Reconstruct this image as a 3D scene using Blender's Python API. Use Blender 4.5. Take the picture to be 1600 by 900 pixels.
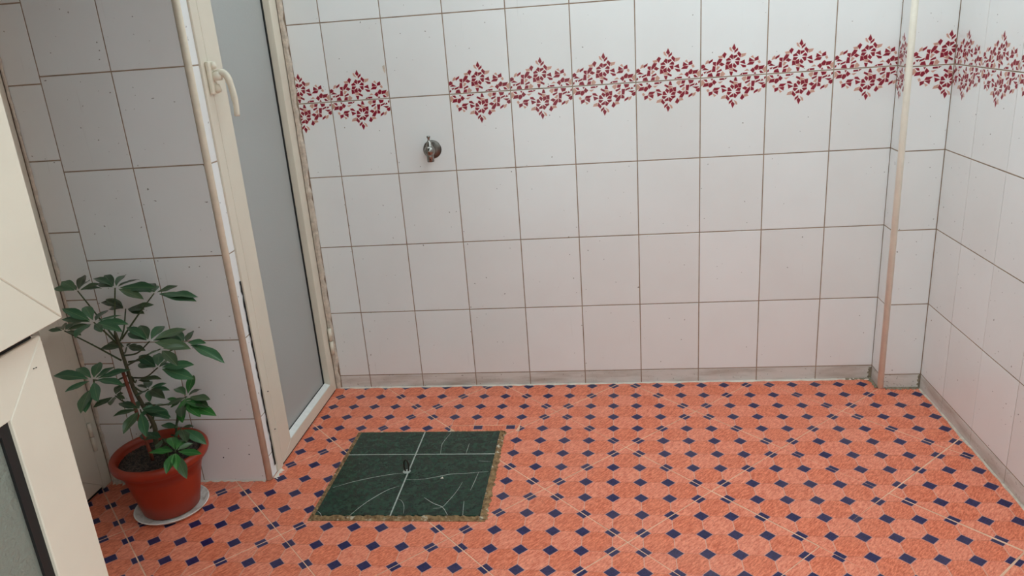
import bpy, bmesh, math, random
from mathutils import Vector, Matrix

for o in list(bpy.data.objects):
    bpy.data.objects.remove(o)
scene = bpy.context.scene
COL = scene.collection
random.seed(7)

# ------------------------------------------------------------------ camera
cam_data = bpy.data.cameras.new('camera')
cam = bpy.data.objects.new('camera', cam_data)
COL.objects.link(cam)
cam_data.sensor_fit = 'HORIZONTAL'
cam_data.sensor_width = 36.0
cam_data.lens = 1207.5 / 1600.0 * 36.0
cam_data.clip_start = 0.02
cam.matrix_world = Matrix(((0.992094, 0.032767, 0.121142, 0.886122),
                           (0.103993, 0.325672, -0.939746, -2.547493),
                           (-0.070245, 0.944915, 0.319690, 1.241838),
                           (0, 0, 0, 1)))
scene.camera = cam

# ------------------------------------------------------------------ light: overcast sky over an open light well
world = bpy.data.worlds.new('overcast_sky')
scene.world = world
world.use_nodes = True
bg = world.node_tree.nodes['Background']
bg.inputs['Color'].default_value = (0.835, 0.98, 1.02, 1)
bg.inputs['Strength'].default_value = 2.3
scene.view_settings.view_transform = 'Standard'
scene.view_settings.look = 'None'
scene.view_settings.gamma = 1.0
scene.view_settings.use_curve_mapping = False
scene.view_settings.exposure = 0.0


def srgb(r, g, b):
    f = lambda c: (c / 255 / 12.92) if c / 255 <= 0.04045 else ((c / 255 + 0.055) / 1.055) ** 2.4
    return (f(r), f(g), f(b), 1.0)


# ------------------------------------------------------------------ materials
class NT:
    """small helper around a node tree"""
    def __init__(self, name):
        self.m = bpy.data.materials.new(name)
        self.m.use_nodes = True
        self.t = self.m.node_tree
        self.b = self.t.nodes['Principled BSDF']

    def n(self, kind, **kw):
        nd = self.t.nodes.new(kind)
        for k, v in kw.items():
            if k.startswith('_'):
                setattr(nd, k[1:], v)
            else:
                nd.inputs[k].default_value = v
        return nd

    def l(self, a, b):
        self.t.links.new(a, b)

    def math(self, op, a, b=None, c=None):
        nd = self.t.nodes.new('ShaderNodeMath')
        nd.operation = op
        for i, x in enumerate((a, b, c)):
            if x is None:
                continue
            if isinstance(x, (int, float)):
                nd.inputs[i].default_value = x
            else:
                self.l(x, nd.inputs[i])
        return nd.outputs[0]

    def mix(self, fac, a, b):
        nd = self.t.nodes.new('ShaderNodeMix')
        nd.data_type = 'RGBA'
        for sock, x in ((nd.inputs[0], fac), (nd.inputs[6], a), (nd.inputs[7], b)):
            if isinstance(x, (int, float, tuple)):
                sock.default_value = x
            else:
                self.l(x, sock)
        return nd.outputs[2]

    def ramp(self, x, lo, hi):
        nd = self.t.nodes.new('ShaderNodeMapRange')
        nd.inputs[1].default_value = lo
        nd.inputs[2].default_value = hi
        self.l(x, nd.inputs[0])
        return nd.outputs[0]

    def noise(self, vec, scale, detail=2.0, rough=0.5, dim='3D', w=None):
        nd = self.t.nodes.new('ShaderNodeTexNoise')
        nd.noise_dimensions = dim
        nd.inputs['Scale'].default_value = scale
        nd.inputs['Detail'].default_value = detail
        nd.inputs['Roughness'].default_value = rough
        if vec is not None:
            self.l(vec, nd.inputs['Vector'])
        if w is not None:
            self.l(w, nd.inputs['W'])
        return nd.outputs[0]

    def mapped(self, vec, scale=(1, 1, 1), rot=(0, 0, 0)):
        nd = self.t.nodes.new('ShaderNodeMapping')
        nd.inputs['Scale'].default_value = scale
        nd.inputs['Rotation'].default_value = rot
        self.l(vec, nd.inputs['Vector'])
        return nd.outputs[0]

    def bump(self, h, strength, dist):
        nd = self.t.nodes.new('ShaderNodeBump')
        nd.inputs['Strength'].default_value = strength
        nd.inputs['Distance'].default_value = dist
        self.l(h, nd.inputs['Height'])
        self.l(nd.outputs[0], self.b.inputs['Normal'])

    def world_pos(self):
        return self.t.nodes.new('ShaderNodeNewGeometry').outputs['Position']

    def obj_pos(self):
        return self.t.nodes.new('ShaderNodeTexCoord').outputs['Object']

    def rnd(self):
        return self.t.nodes.new('ShaderNodeObjectInfo').outputs['Random']


def plain(name, rgb, rough=0.5, var=0.12, scale=20.0, metallic=0.0, bump=0.0, spec=0.5):
    k = NT(name)
    c = srgb(*rgb)
    p = k.world_pos()
    f = k.ramp(k.noise(p, scale, 4.0, 0.6), 0.3, 0.7)
    d = tuple(x * (1 - var) for x in c[:3]) + (1,)
    u = tuple(min(1, x * (1 + var)) for x in c[:3]) + (1,)
    k.l(k.mix(f, d, u), k.b.inputs['Base Color'])
    k.b.inputs['Roughness'].default_value = rough
    k.b.inputs['Metallic'].default_value = metallic
    k.b.inputs['Specular IOR Level'].default_value = spec
    if bump:
        k.bump(k.noise(p, scale * 4, 4.0, 0.6), bump, 0.004)
    return k.m


def glazed_wall_tile():
    k = NT('white_glazed_tile')
    p = k.world_pos()
    base = k.mix(k.rnd(), srgb(236, 236, 234), srgb(242, 243, 242))
    # small dirt splashes and faint run marks of their own shape
    sp = k.ramp(k.noise(p, 95.0, 1.0, 0.4), 0.765, 0.785)
    c = k.mix(k.math('MULTIPLY', sp, 0.75), base, srgb(110, 95, 82))
    run = k.ramp(k.noise(k.mapped(p, (60, 60, 3.5)), 1.0, 3.0, 0.6), 0.68, 0.82)
    c = k.mix(k.math('MULTIPLY', run, 0.16), c, srgb(150, 138, 125))
    haze = k.ramp(k.noise(p, 5.0, 3.0, 0.55), 0.4, 0.75)
    c = k.mix(k.math('MULTIPLY', haze, 0.07), c, srgb(190, 178, 168))
    k.l(c, k.b.inputs['Base Color'])
    k.b.inputs['Roughness'].default_value = 0.22
    k.bump(k.noise(p, 9.0, 2.0, 0.5), 0.05, 0.004)
    return k.m


def grimy_tile():
    k = NT('grimy_skirting_tile')
    p = k.world_pos()
    f = k.ramp(k.noise(k.mapped(p, (5, 5, 30)), 1.0, 4.0, 0.6), 0.42, 0.72)
    c = k.mix(k.math('MULTIPLY', f, 0.7), srgb(218, 215, 209), srgb(158, 146, 130))
    sp = k.ramp(k.noise(p, 110.0, 2.0, 0.5), 0.66, 0.72)
    c = k.mix(k.math('MULTIPLY', sp, 0.6), c, srgb(95, 84, 70))
    k.l(c, k.b.inputs['Base Color'])
    k.b.inputs['Roughness'].default_value = 0.35
    return k.m


PITCH = 0.0766       # pitch of the printed dots on a floor tile


def floor_tile():
    k = NT('terracotta_print_tile')
    o = k.obj_pos()
    sep = k.t.nodes.new('ShaderNodeSeparateXYZ')
    k.l(o, sep.inputs[0])
    x = k.math('DIVIDE', sep.outputs[0], PITCH)
    y = k.math('DIVIDE', sep.outputs[1], PITCH)
    fx = k.math('ABSOLUTE', k.math('SUBTRACT', k.math('FRACT', x), 0.5))
    fy = k.math('ABSOLUTE', k.math('SUBTRACT', k.math('FRACT', y), 0.5))
    dist = k.math('ADD', fx, fy)
    dot = k.math('LESS_THAN', dist, 0.258)
    rim = k.math('LESS_THAN', dist, 0.288)
    lx = k.math('LESS_THAN', fx, 0.014)
    ly = k.math('LESS_THAN', fy, 0.011)
    cell = k.math('ADD', k.math('FLOOR', k.math('ADD', x, 0.5)), k.math('FLOOR', k.math('ADD', y, 0.5)))
    odd = k.math('ABSOLUTE', k.math('MODULO', cell, 2.0))
    rnd = k.rnd()
    # printed marble grain, streaked along the tile edge
    turned = k.mapped(o, (1, 1, 1), (0, 0, math.radians(-50)))
    g = k.noise(k.mapped(turned, (70, 270, 1)), 1.0, 4.0, 0.7, '4D', k.math('MULTIPLY', rnd, 37.0))
    g2 = k.noise(k.mapped(turned, (150, 330, 1)), 1.0, 3.0, 0.7, '4D', k.math('MULTIPLY', rnd, 11.0))
    dark = k.mix(k.ramp(g, 0.36, 0.64), srgb(200, 88, 57), srgb(252, 148, 112))
    lite = k.mix(k.ramp(g, 0.36, 0.64), srgb(216, 104, 76), srgb(255, 162, 130))
    c = k.mix(odd, dark, lite)
    c = k.mix(k.math('MULTIPLY', k.ramp(g2, 0.57, 0.68), 0.6), c, srgb(150, 66, 46))
    c = k.mix(k.math('MULTIPLY', lx, 0.85), c, srgb(226, 172, 150))
    c = k.mix(k.math('MULTIPLY', ly, 0.45), c, srgb(170, 92, 70))
    c = k.mix(k.math('MULTIPLY', rim, 0.75), c, srgb(190, 150, 150))
    blue = k.mix(k.ramp(g2, 0.4, 0.65), srgb(24, 22, 64), srgb(44, 44, 96))
    c = k.mix(dot, c, blue)
    # faint dusty wear
    dust = k.ramp(k.noise(k.world_pos(), 3.5, 4.0, 0.6), 0.45, 0.8)
    c = k.mix(k.math('MULTIPLY', dust, 0.10), c, srgb(215, 185, 165))
    k.l(c, k.b.inputs['Base Color'])
    k.l(k.math('ADD', k.math('MULTIPLY', dust, 0.18), 0.30), k.b.inputs['Roughness'])
    k.b.inputs['Specular IOR Level'].default_value = 0.35
    k.bump(g2, 0.05, 0.001)
    return k.m


def green_marble():
    k = NT('green_marble_tile')
    p = k.world_pos()
    n1 = k.noise(p, 60.0, 6.0, 0.7)
    n2 = k.noise(k.mapped(p, (90, 160, 1), (0, 0, 0.6)), 1.0, 4.0, 0.65)
    c = k.mix(k.ramp(n1, 0.35, 0.68), srgb(12, 28, 21), srgb(42, 72, 56))
    c = k.mix(k.math('MULTIPLY', k.ramp(n2, 0.56, 0.72), 0.5), c, srgb(66, 92, 76))
    k.l(c, k.b.inputs['Base Color'])
    k.b.inputs['Roughness'].default_value = 0.25
    k.b.inputs['Specular IOR Level'].default_value = 0.35
    return k.m


def frosted(name, rgb, scale, strength, trans):
    k = NT(name)
    p = k.world_pos()
    k.b.inputs['Base Color'].default_value = srgb(*rgb)
    k.b.inputs['Roughness'].default_value = 0.38
    k.b.inputs['Transmission Weight'].default_value = trans
    k.b.inputs['IOR'].default_value = 1.3
    k.bump(k.noise(p, scale, 2.0, 0.5), strength, 0.003)
    return k.m


def mortar_mat():
    k = NT('crumbling_mortar')
    p = k.world_pos()
    f = k.ramp(k.noise(p, 70.0, 5.0, 0.7), 0.35, 0.65)
    c = k.mix(f, srgb(96, 66, 38), srgb(176, 142, 100))
    f2 = k.ramp(k.noise(p, 38.0, 3.0, 0.6), 0.58, 0.66)
    c = k.mix(f2, c, srgb(216, 202, 178))
    k.l(c, k.b.inputs['Base Color'])
    k.b.inputs['Roughness'].default_value = 0.9
    k.bump(k.noise(p, 150.0, 5.0, 0.7), 0.8, 0.004)
    return k.m


def leaf_mat(name, a, b, vein):
    k = NT(name)
    o = k.obj_pos()
    sep = k.t.nodes.new('ShaderNodeSeparateXYZ')
    k.l(o, sep.inputs[0])
    mid = k.math('LESS_THAN', k.math('ABSOLUTE', sep.outputs[1]), 0.018)
    f = k.ramp(k.noise(k.mapped(o, (4, 9, 1)), 1.0, 3.0, 0.6, '4D', k.math('MULTIPLY', k.rnd(), 20.0)), 0.3, 0.7)
    c = k.mix(k.rnd(), srgb(*a), srgb(*b))
    c = k.mix(k.math('MULTIPLY', f, 0.35), c, srgb(*a))
    c = k.mix(k.math('MULTIPLY', mid, 0.6), c, srgb(*vein))
    k.l(c, k.b.inputs['Base Color'])
    k.b.inputs['Roughness'].default_value = 0.33
    return k.m


def saucer_mat():
    k = NT('stained_white_plastic')
    p = k.world_pos()
    f = k.ramp(k.noise(k.mapped(p, (30, 30, 30)), 1.0, 4.0, 0.65), 0.5, 0.72)
    k.l(k.mix(k.math('MULTIPLY', f, 0.7), srgb(240, 237, 229), srgb(158, 146, 126)), k.b.inputs['Base Color'])
    k.b.inputs['Roughness'].default_value = 0.45
    return k.m


M_TILE = glazed_wall_tile()
M_GRIME = grimy_tile()
M_FLOOR = floor_tile()
M_GREEN = green_marble()
M_GROUT = plain('dirty_wall_grout', (158, 136, 116), 0.9, 0.25, 30.0)
M_FGROUT = plain('pale_floor_grout', (236, 188, 158), 0.9, 0.2, 12.0)
M_CAULK = plain('white_filler', (222, 210, 196), 0.8, 0.12, 40.0)
M_RED = plain('maroon_print', (138, 24, 46), 0.25, 0.12, 60.0)
M_TAN = plain('tan_print', (205, 160, 142), 0.25, 0.10, 60.0)
M_PINK = plain('pink_print_edge', (240, 196, 188), 0.25, 0.04, 60.0)
M_BEAD = plain('beige_edge_bead', (222, 208, 186), 0.45, 0.08, 25.0)
M_BEAD2 = plain('cream_edge_bead', (245, 238, 222), 0.4, 0.06, 25.0)
M_SILL = plain('sky_lit_sill_white', (240, 240, 236), 0.3, 0.05, 60.0)  # white paints in the sky light falling on the sill top
M_CREAM = plain('cream_lacquered_aluminium', (224, 214, 196), 0.38, 0.04, 6.0)
M_CREAM2 = plain('cream_handle_lacquer', (228, 218, 198), 0.3, 0.06, 40.0)
M_BLACK = plain('black_rubber', (18, 18, 18), 0.6, 0.1, 20.0)
M_DARK = plain('dark_gap', (24, 21, 19), 0.9, 0.1, 20.0)
M_MORTAR = mortar_mat()
M_PLASTER = plain('brown_cement_fillet', (206, 192, 176), 0.9, 0.22, 60.0, bump=0.5)
M_MOULD = plain('mouldy_cement', (138, 128, 108), 0.95, 0.4, 90.0, bump=0.6)
M_GLASS = frosted('frosted_glass', (192, 194, 191), 260.0, 0.15, 0.25)
M_GLASS2 = frosted('hammered_glass', (168, 174, 162), 170.0, 1.0, 0.5)
M_CHROME = plain('worn_chrome', (150, 146, 140), 0.24, 0.2, 80.0, metallic=1.0)
M_CHROME2 = plain('tarnished_chrome', (104, 98, 92), 0.36, 0.25, 80.0, metallic=1.0)
M_STEEL = plain('rusty_iron', (52, 42, 36), 0.55, 0.3, 200.0, metallic=0.6)
M_POT = plain('terracotta_plastic', (152, 48, 22), 0.42, 0.07, 14.0)
M_SOIL = plain('dark_potting_soil', (40, 31, 26), 0.95, 0.35, 90.0, bump=0.6)
M_CHIP = plain('bark_chip', (70, 54, 44), 0.7, 0.7, 160.0)
M_STEM = plain('green_stem', (58, 70, 38), 0.55, 0.25, 60.0)
M_BARK = plain('grey_green_stem', (74, 70, 46), 0.7, 0.3, 80.0)
M_STAKE = plain('red_brown_cane', (122, 56, 34), 0.6, 0.2, 60.0)
M_LEAF = leaf_mat('dark_green_leaf', (40, 72, 46), (74, 112, 76), (120, 146, 96))
M_LEAFD = leaf_mat('olive_green_leaf', (52, 68, 42), (84, 104, 72), (120, 130, 90))
M_LEAFB = leaf_mat('fresh_green_leaf', (40, 92, 38), (72, 128, 62), (130, 160, 100))
M_SAUCER = saucer_mat()
M_PAINT = plain('white_wall_paint', (222, 220, 214), 0.8, 0.04, 5.0)
M_SLAB = plain('dark_slab_grey', (92, 89, 84), 0.9, 0.1, 8.0)  # for the added overhead slab, kept dark to deepen the niche shade
M_CRACK = plain('pale_crack_line', (168, 172, 164), 0.8, 0.25, 120.0)


# ------------------------------------------------------------------ mesh helpers
def mesh_obj(name, verts, faces, mats, parent=None, mat_idx=None, smooth=False):
    me = bpy.data.meshes.new(name)
    me.from_pydata([tuple(v) for v in verts], [], faces)
    for m in (mats if isinstance(mats, (list, tuple)) else [mats]):
        me.materials.append(m)
    if mat_idx:
        for p, i in zip(me.polygons, mat_idx):
            p.material_index = i
    if smooth:
        for p in me.polygons:
            p.use_smooth = True
    me.update()
    return link(name, me, parent)


def link(name, me, parent=None, loc=(0, 0, 0), rz=0.0):
    o = bpy.data.objects.new(name, me)
    COL.objects.link(o)
    o.location = loc
    o.rotation_euler = (0, 0, rz)
    if parent is not None:
        o.parent = parent
    return o


def bm_obj(name, bm, mat, parent=None, smooth=False):
    me = bpy.data.meshes.new(name)
    bmesh.ops.recalc_face_normals(bm, faces=bm.faces)
    bm.to_mesh(me)
    bm.free()
    me.materials.append(mat)
    if smooth:
        for p in me.polygons:
            p.use_smooth = True
    return link(name, me, parent)


def tag(o, label, cat, group=None, kind=None):
    o['label'] = label
    o['category'] = cat
    if group:
        o['group'] = group
    if kind:
        o['kind'] = kind
    return o


def empty(name, loc=(0, 0, 0)):
    o = bpy.data.objects.new(name, None)
    COL.objects.link(o)
    o.location = loc
    o.empty_display_size = 0.1
    return o


def add_box(bm, x0, x1, y0, y1, z0, z1):
    v = [bm.verts.new(p) for p in ((x0, y0, z0), (x1, y0, z0), (x1, y1, z0), (x0, y1, z0),
                                   (x0, y0, z1), (x1, y0, z1), (x1, y1, z1), (x0, y1, z1))]
    for f in ((0, 3, 2, 1), (4, 5, 6, 7), (0, 1, 5, 4), (1, 2, 6, 5), (2, 3, 7, 6), (3, 0, 4, 7)):
        bm.faces.new([v[i] for i in f])


def box(name, x0, x1, y0, y1, z0, z1, mat, parent=None, bev=0.0, seg=2):
    bm = bmesh.new()
    add_box(bm, min(x0, x1), max(x0, x1), min(y0, y1), max(y0, y1), min(z0, z1), max(z0, z1))
    if bev:
        bmesh.ops.bevel(bm, geom=bm.edges[:], offset=bev, segments=seg, affect='EDGES', profile=0.5)
    return bm_obj(name, bm, mat, parent)


def tube_geo(pts, radii, n=10, cap=True):
    pts = [Vector(p) for p in pts]
    V, F = [], []
    up = Vector((0.13, 0.9, 0.2)).normalized()
    for i, p in enumerate(pts):
        d = (pts[min(i + 1, len(pts) - 1)] - pts[max(i - 1, 0)]).normalized()
        a = d.cross(up)
        if a.length < 1e-4:
            a = d.cross(Vector((1, 0, 0)))
        a.normalize()
        b = d.cross(a).normalized()
        r = radii[i] if isinstance(radii, (list, tuple)) else radii
        for j in range(n):
            t = 2 * math.pi * j / n
            V.append(p + a * (r * math.cos(t)) + b * (r * math.sin(t)))
    for i in range(len(pts) - 1):
        for j in range(n):
            F.append((i * n + j, i * n + (j + 1) % n, (i + 1) * n + (j + 1) % n, (i + 1) * n + j))
    if cap:
        F.append(tuple(range(n - 1, -1, -1)))
        F.append(tuple(range((len(pts) - 1) * n, len(pts) * n)))
    return V, F


def tube(name, pts, radii, mat, parent=None, n=10):
    V, F = tube_geo(pts, radii, n)
    return mesh_obj(name, V, F, mat, parent, smooth=True)


def curve_pts(P, n=6):
    """Catmull-Rom through P"""
    P = [Vector(p) for p in P]
    Q = [P[0] * 2 - P[1]] + P + [P[-1] * 2 - P[-2]]
    out = []
    for i in range(1, len(Q) - 2):
        for k in range(n):
            t = k / n
            a, b, c, d = Q[i - 1], Q[i], Q[i + 1], Q[i + 2]
            out.append(0.5 * ((2 * b) + (c - a) * t + (2 * a - 5 * b + 4 * c - d) * t * t + (3 * b - a - 3 * c + d) * t ** 3))
    out.append(P[-1])
    return out


def lathe(name, prof, centre, mat, parent=None, n=40, axis='Z', wob=0.0):
    V, F = [], []
    for i, (r, h) in enumerate(prof):
        for j in range(n):
            t = 2 * math.pi * j / n
            rr = r * (1 + wob * math.sin(3 * t + 1))
            if axis == 'Z':
                V.append((centre[0] + rr * math.cos(t), centre[1] + rr * math.sin(t), centre[2] + h))
            else:   # along -Y
                V.append((centre[0] + rr * math.cos(t), centre[1] - h, centre[2] + rr * math.sin(t)))
    for i in range(len(prof) - 1):
        for j in range(n):
            a, b = i * n + j, i * n + (j + 1) % n
            F.append((a, b, b + n, a + n) if axis == 'Z' else (a, a + n, b + n, b))
    return mesh_obj(name, V, F, mat, parent, smooth=True)


def clip(poly, axis, val, keep_less):
    out = []
    n = len(poly)
    for i in range(n):
        a, b = poly[i], poly[(i + 1) % n]
        ia = (a[axis] <= val) if keep_less else (a[axis] >= val)
        ib = (b[axis] <= val) if keep_less else (b[axis] >= val)
        if ia:
            out.append(a)
        if ia != ib:
            t = (val - a[axis]) / (b[axis] - a[axis])
            out.append((a[0] + t * (b[0] - a[0]), a[1] + t * (b[1] - a[1])))
    return out


def clip_rect(poly, x0, x1, y0, y1):
    for ax, v, less in ((0, x0, False), (0, x1, True), (1, y0, False), (1, y1, True)):
        if len(poly) < 3:
            return []
        poly = clip(poly, ax, v, less)
    return poly


def area(poly):
    return abs(sum(poly[i][0] * poly[(i + 1) % len(poly)][1] - poly[(i + 1) % len(poly)][0] * poly[i][1]
                   for i in range(len(poly)))) / 2

# ------------------------------------------------------------------ wall tiles
H = 2.0436
HF = 2.25
ROW = 0.2491
Z1 = 0.0508
XR = 1.917          # face of the right wall
YP = -0.0766        # face of the pilaster
XL = -0.13          # plane of the side door
YN = -0.623         # face of the niche wall
XN = -0.66          # left wall of the niche
YF = -2.70          # wall with the doorway the camera looks out of
BACK = 0.0011        # tiles stand this much proud of the grout

FLOWER = [  # (tan?, polygon) digitised on one tile, u along the tile, v up from the joint
    (0, [(0.5037, 0.4776), (0.5241, 0.4182), (0.5034, 0.3921), (0.4796, 0.4243)]),
    (1, [(0.4364, 0.4235), (0.453, 0.4259), (0.4827, 0.3674), (0.4489, 0.3988)]),
    (0, [(0.556, 0.4163), (0.5533, 0.3857), (0.5148, 0.3518), (0.5169, 0.3811)]),
    (0, [(0.5737, 0.3605), (0.6029, 0.326), (0.5952, 0.2806), (0.5563, 0.3329)]),
    (1, [(0.6785, 0.3303), (0.6612, 0.3006), (0.6184, 0.2827), (0.6209, 0.3249)]),
    (0, [(0.4649, 0.3261), (0.4837, 0.3126), (0.4827, 0.2621), (0.439, 0.2935)]),
    (0, [(0.5018, 0.3068), (0.5414, 0.3146), (0.5484, 0.2971), (0.5026, 0.2657)]),
    (0, [(0.3945, 0.2606), (0.4293, 0.279), (0.4545, 0.2447), (0.3968, 0.2413)]),
    (0, [(0.5262, 0.2438), (0.5641, 0.2757), (0.5856, 0.2607), (0.5847, 0.2368)]),
    (0, [(0.4005, 0.2226), (0.455, 0.2194), (0.4245, 0.185), (0.3892, 0.1905)]),
    (0, [(0.5254, 0.2151), (0.5785, 0.2181), (0.5773, 0.1758), (0.5555, 0.1702)]),
    (0, [(0.4741, 0.1922), (0.4752, 0.1341), (0.4422, 0.1292), (0.4269, 0.1629)]),
    (0, [(0.4915, 0.1536), (0.506, 0.1903), (0.5379, 0.1542), (0.5218, 0.1278)]),
    (0, [(0.3816, 0.1705), (0.4083, 0.1654), (0.4277, 0.1198), (0.3794, 0.1125)]),
    (0, [(0.5966, 0.2054), (0.6591, 0.2337), (0.6702, 0.177)]),
    (0, [(0.6073, 0.1705), (0.6793, 0.1525), (0.6778, 0.1287), (0.6445, 0.1321)]),
    (1, [(0.4327, 0.1024), (0.4755, 0.1204), (0.4941, 0.1179), (0.4841, 0.0857)]),
    (0, [(0.5056, 0.1083), (0.5506, 0.0817), (0.543, 0.0616), (0.4974, 0.0849)]),
    (0, [(0.442, 0.0711), (0.4872, 0.0636), (0.4741, 0.0213), (0.4574, 0.0258)]),
    (0, [(0.3594, 0.3584), (0.385, 0.3377), (0.3595, 0.2832), (0.3334, 0.3272)]),
    (1, [(0.2727, 0.3103), (0.3224, 0.3155), (0.3315, 0.2917), (0.2898, 0.2854)]),
    (0, [(0.2789, 0.2676), (0.3253, 0.2661), (0.3009, 0.2266), (0.2488, 0.1764), (0.2493, 0.2195)]),
    (0, [(0.3144, 0.2121), (0.358, 0.189), (0.3219, 0.1706), (0.287, 0.1878)]),
    (0, [(0.1914, 0.225), (0.2292, 0.2254), (0.2256, 0.173), (0.1939, 0.1989)]),
    (0, [(0.1818, 0.2748), (0.1711, 0.2447), (0.1319, 0.2163), (0.1346, 0.2469)]),
    (1, [(0.113, 0.2618), (0.1164, 0.2275), (0.0742, 0.2095), (0.0915, 0.2426)]),
    (0, [(0.0393, 0.1979), (0.0629, 0.1794), (0.0533, 0.1581), (0.0138, 0.1448), (0.015, 0.1857)]),
    (0, [(0.0668, 0.1464), (0.1205, 0.1199), (0.0275, 0.1214)]),
    (0, [(0.1604, 0.1134), (0.1509, 0.0887), (0.0982, 0.0693), (0.1044, 0.0915)]),
    (0, [(0.0514, 0.0878), (0.0857, 0.096), (0.065, 0.0699)]),
    (0, [(0.0306, 0.0651), (0.027, 0.0449), (0.0159, 0.0353), (0.0156, 0.0524)]),
    (0, [(0.1251, 0.0526), (0.1647, 0.0639), (0.1842, 0.0162), (0.1111, 0.0206)]),
    (0, [(0.1892, 0.1663), (0.2213, 0.1576), (0.2205, 0.0934), (0.1741, 0.0927)]),
    (1, [(0.2557, 0.1596), (0.2891, 0.1521), (0.2598, 0.1197), (0.2445, 0.124)]),
    (0, [(0.3063, 0.1169), (0.3167, 0.0958), (0.2541, 0.0722), (0.257, 0.0925)]),
    (0, [(0.2544, 0.0551), (0.2909, 0.0577), (0.285, 0.0191), (0.2372, 0.0185)]),
    (1, [(0.3336, 0.0776), (0.3655, 0.045), (0.3479, 0.0255), (0.3103, 0.0175), (0.3142, 0.0515)]),
    (1, [(0.7645, 0.2738), (0.7875, 0.2875), (0.8048, 0.2495)]),
    (0, [(0.7416, 0.2581), (0.8055, 0.2153), (0.7326, 0.2088)]),
    (0, [(0.7495, 0.1961), (0.8058, 0.1975), (0.7833, 0.1633), (0.7037, 0.1613)]),
    (0, [(0.8654, 0.2746), (0.8683, 0.2266), (0.8201, 0.2172), (0.8247, 0.2497)]),
    (1, [(0.8689, 0.1992), (0.8886, 0.2083), (0.899, 0.1871), (0.8826, 0.1779)]),
    (0, [(0.8402, 0.136), (0.8567, 0.1439), (0.8723, 0.1238), (0.8611, 0.0869), (0.8346, 0.0816), (0.8142, 0.1068)]),
    (0, [(0.8903, 0.1227), (0.9598, 0.1322), (0.934, 0.0893), (0.8825, 0.0788)]),
    (1, [(0.9376, 0.0789), (0.9866, 0.1169), (0.9893, 0.0484), (0.9683, 0.036)]),
    (0, [(0.7911, 0.1048), (0.8135, 0.0761), (0.797, 0.0395), (0.7605, 0.0745)]),
    (0, [(0.8255, 0.0412), (0.8358, 0.0221), (0.8146, 0.0213)]),
    (0, [(0.8982, 0.0539), (0.9182, 0.0527), (0.9552, 0.0245), (0.912, 0.0291)]),
    (0, [(0.643, 0.0419), (0.7026, 0.0438), (0.703, 0.0233), (0.6533, 0.0208)]),
    (1, [(0.7018, 0.0896), (0.7286, 0.0744), (0.6657, 0.0679)]),
    (0, [(0.6231, 0.0363), (0.6235, 0.0192), (0.5969, 0.0187)]),
]


def tile_mesh(w, h, t=BACK, c=0.0006):
    """local: x along the wall, -y out of the wall, z up; the face lies at y = 0"""
    a, b = w / 2, h / 2
    V = [(-a, t, -b), (a, t, -b), (a, t, b), (-a, t, b),
         (-a, c, -b), (a, c, -b), (a, c, b), (-a, c, b),
         (-a + c, 0, -b + c), (a - c, 0, -b + c), (a - c, 0, b - c), (-a + c, 0, b - c)]
    F = [(0, 1, 5, 4), (1, 2, 6, 5), (2, 3, 7, 6), (3, 0, 4, 7),
         (4, 5, 9, 8), (5, 6, 10, 9), (6, 7, 11, 10), (7, 4, 8, 11), (8, 9, 10, 11), (3, 2, 1, 0)]
    return V, F


TILE_CACHE = {}


def tile_obj(w, h, mat, parent, loc, rz):
    key = (round(w, 4), round(h, 4), mat.name)
    if key not in TILE_CACHE:
        me = bpy.data.meshes.new('wall_tile')
        V, F = tile_mesh(w, h)
        me.from_pydata(V, [], F)
        me.materials.append(mat)
        me.update()
        TILE_CACHE[key] = me
    return link('wall_tile', TILE_CACHE[key], parent, loc, rz)


PRINT_CACHE = {}


def flower_mesh(ua, ub, flip):
    """printed shards clipped to ua..ub of a full 0.2 m tile; x is measured from the tile piece's centre, z from the joint"""
    key = (round(ua, 4), round(ub, 4), flip)
    if key in PRINT_CACHE:
        return PRINT_CACHE[key]
    V, F, MI = [], [], []
    mid = (ua + ub) / 2
    for tan, poly in FLOWER:
        pts = [(u * 0.2, v * 0.2) for u, v in poly]
        if flip:
            pts = [(0.2 - u, -v) for u, v in pts]
        cx = sum(p[0] for p in pts) / len(pts)
        cz = sum(p[1] for p in pts) / len(pts)
        big = []
        grown = []
        for u, v in pts:
            d = math.hypot(u - cx, v - cz) or 1e-6
            for lst, g in ((big, 0.0027), (grown, 0.0016)):
                lst.append((cx + (u - cx) * (d + g) / d, cz + (v - cz) * (d + g) / d))
        pts = grown
        for pp, y, mi in ((big, -0.00012, 2), (pts, -0.00024, 1 if tan else 0)):
            q = clip_rect(pp, ua + 0.002, ub - 0.002, -0.2 if flip else 0.0022, -0.0022 if flip else 0.2)
            if len(q) < 3 or area(q) < 1e-7:
                continue
            b = len(V)
            V += [(u - mid, y, v) for u, v in q]
            sgn = sum(q[i][0] * q[(i + 1) % len(q)][1] - q[(i + 1) % len(q)][0] * q[i][1] for i in range(len(q)))
            idx = list(range(b, b + len(q)))
            F.append(tuple(idx if sgn > 0 else idx[::-1]))
            MI.append(mi)
    me = bpy.data.meshes.new('flower_print')
    me.from_pydata(V, [], F)
    for m in (M_RED, M_TAN, M_PINK):
        me.materials.append(m)
    for p, i in zip(me.polygons, MI):
        p.material_index = i
    me.update()
    PRINT_CACHE[key] = me
    return me


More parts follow.
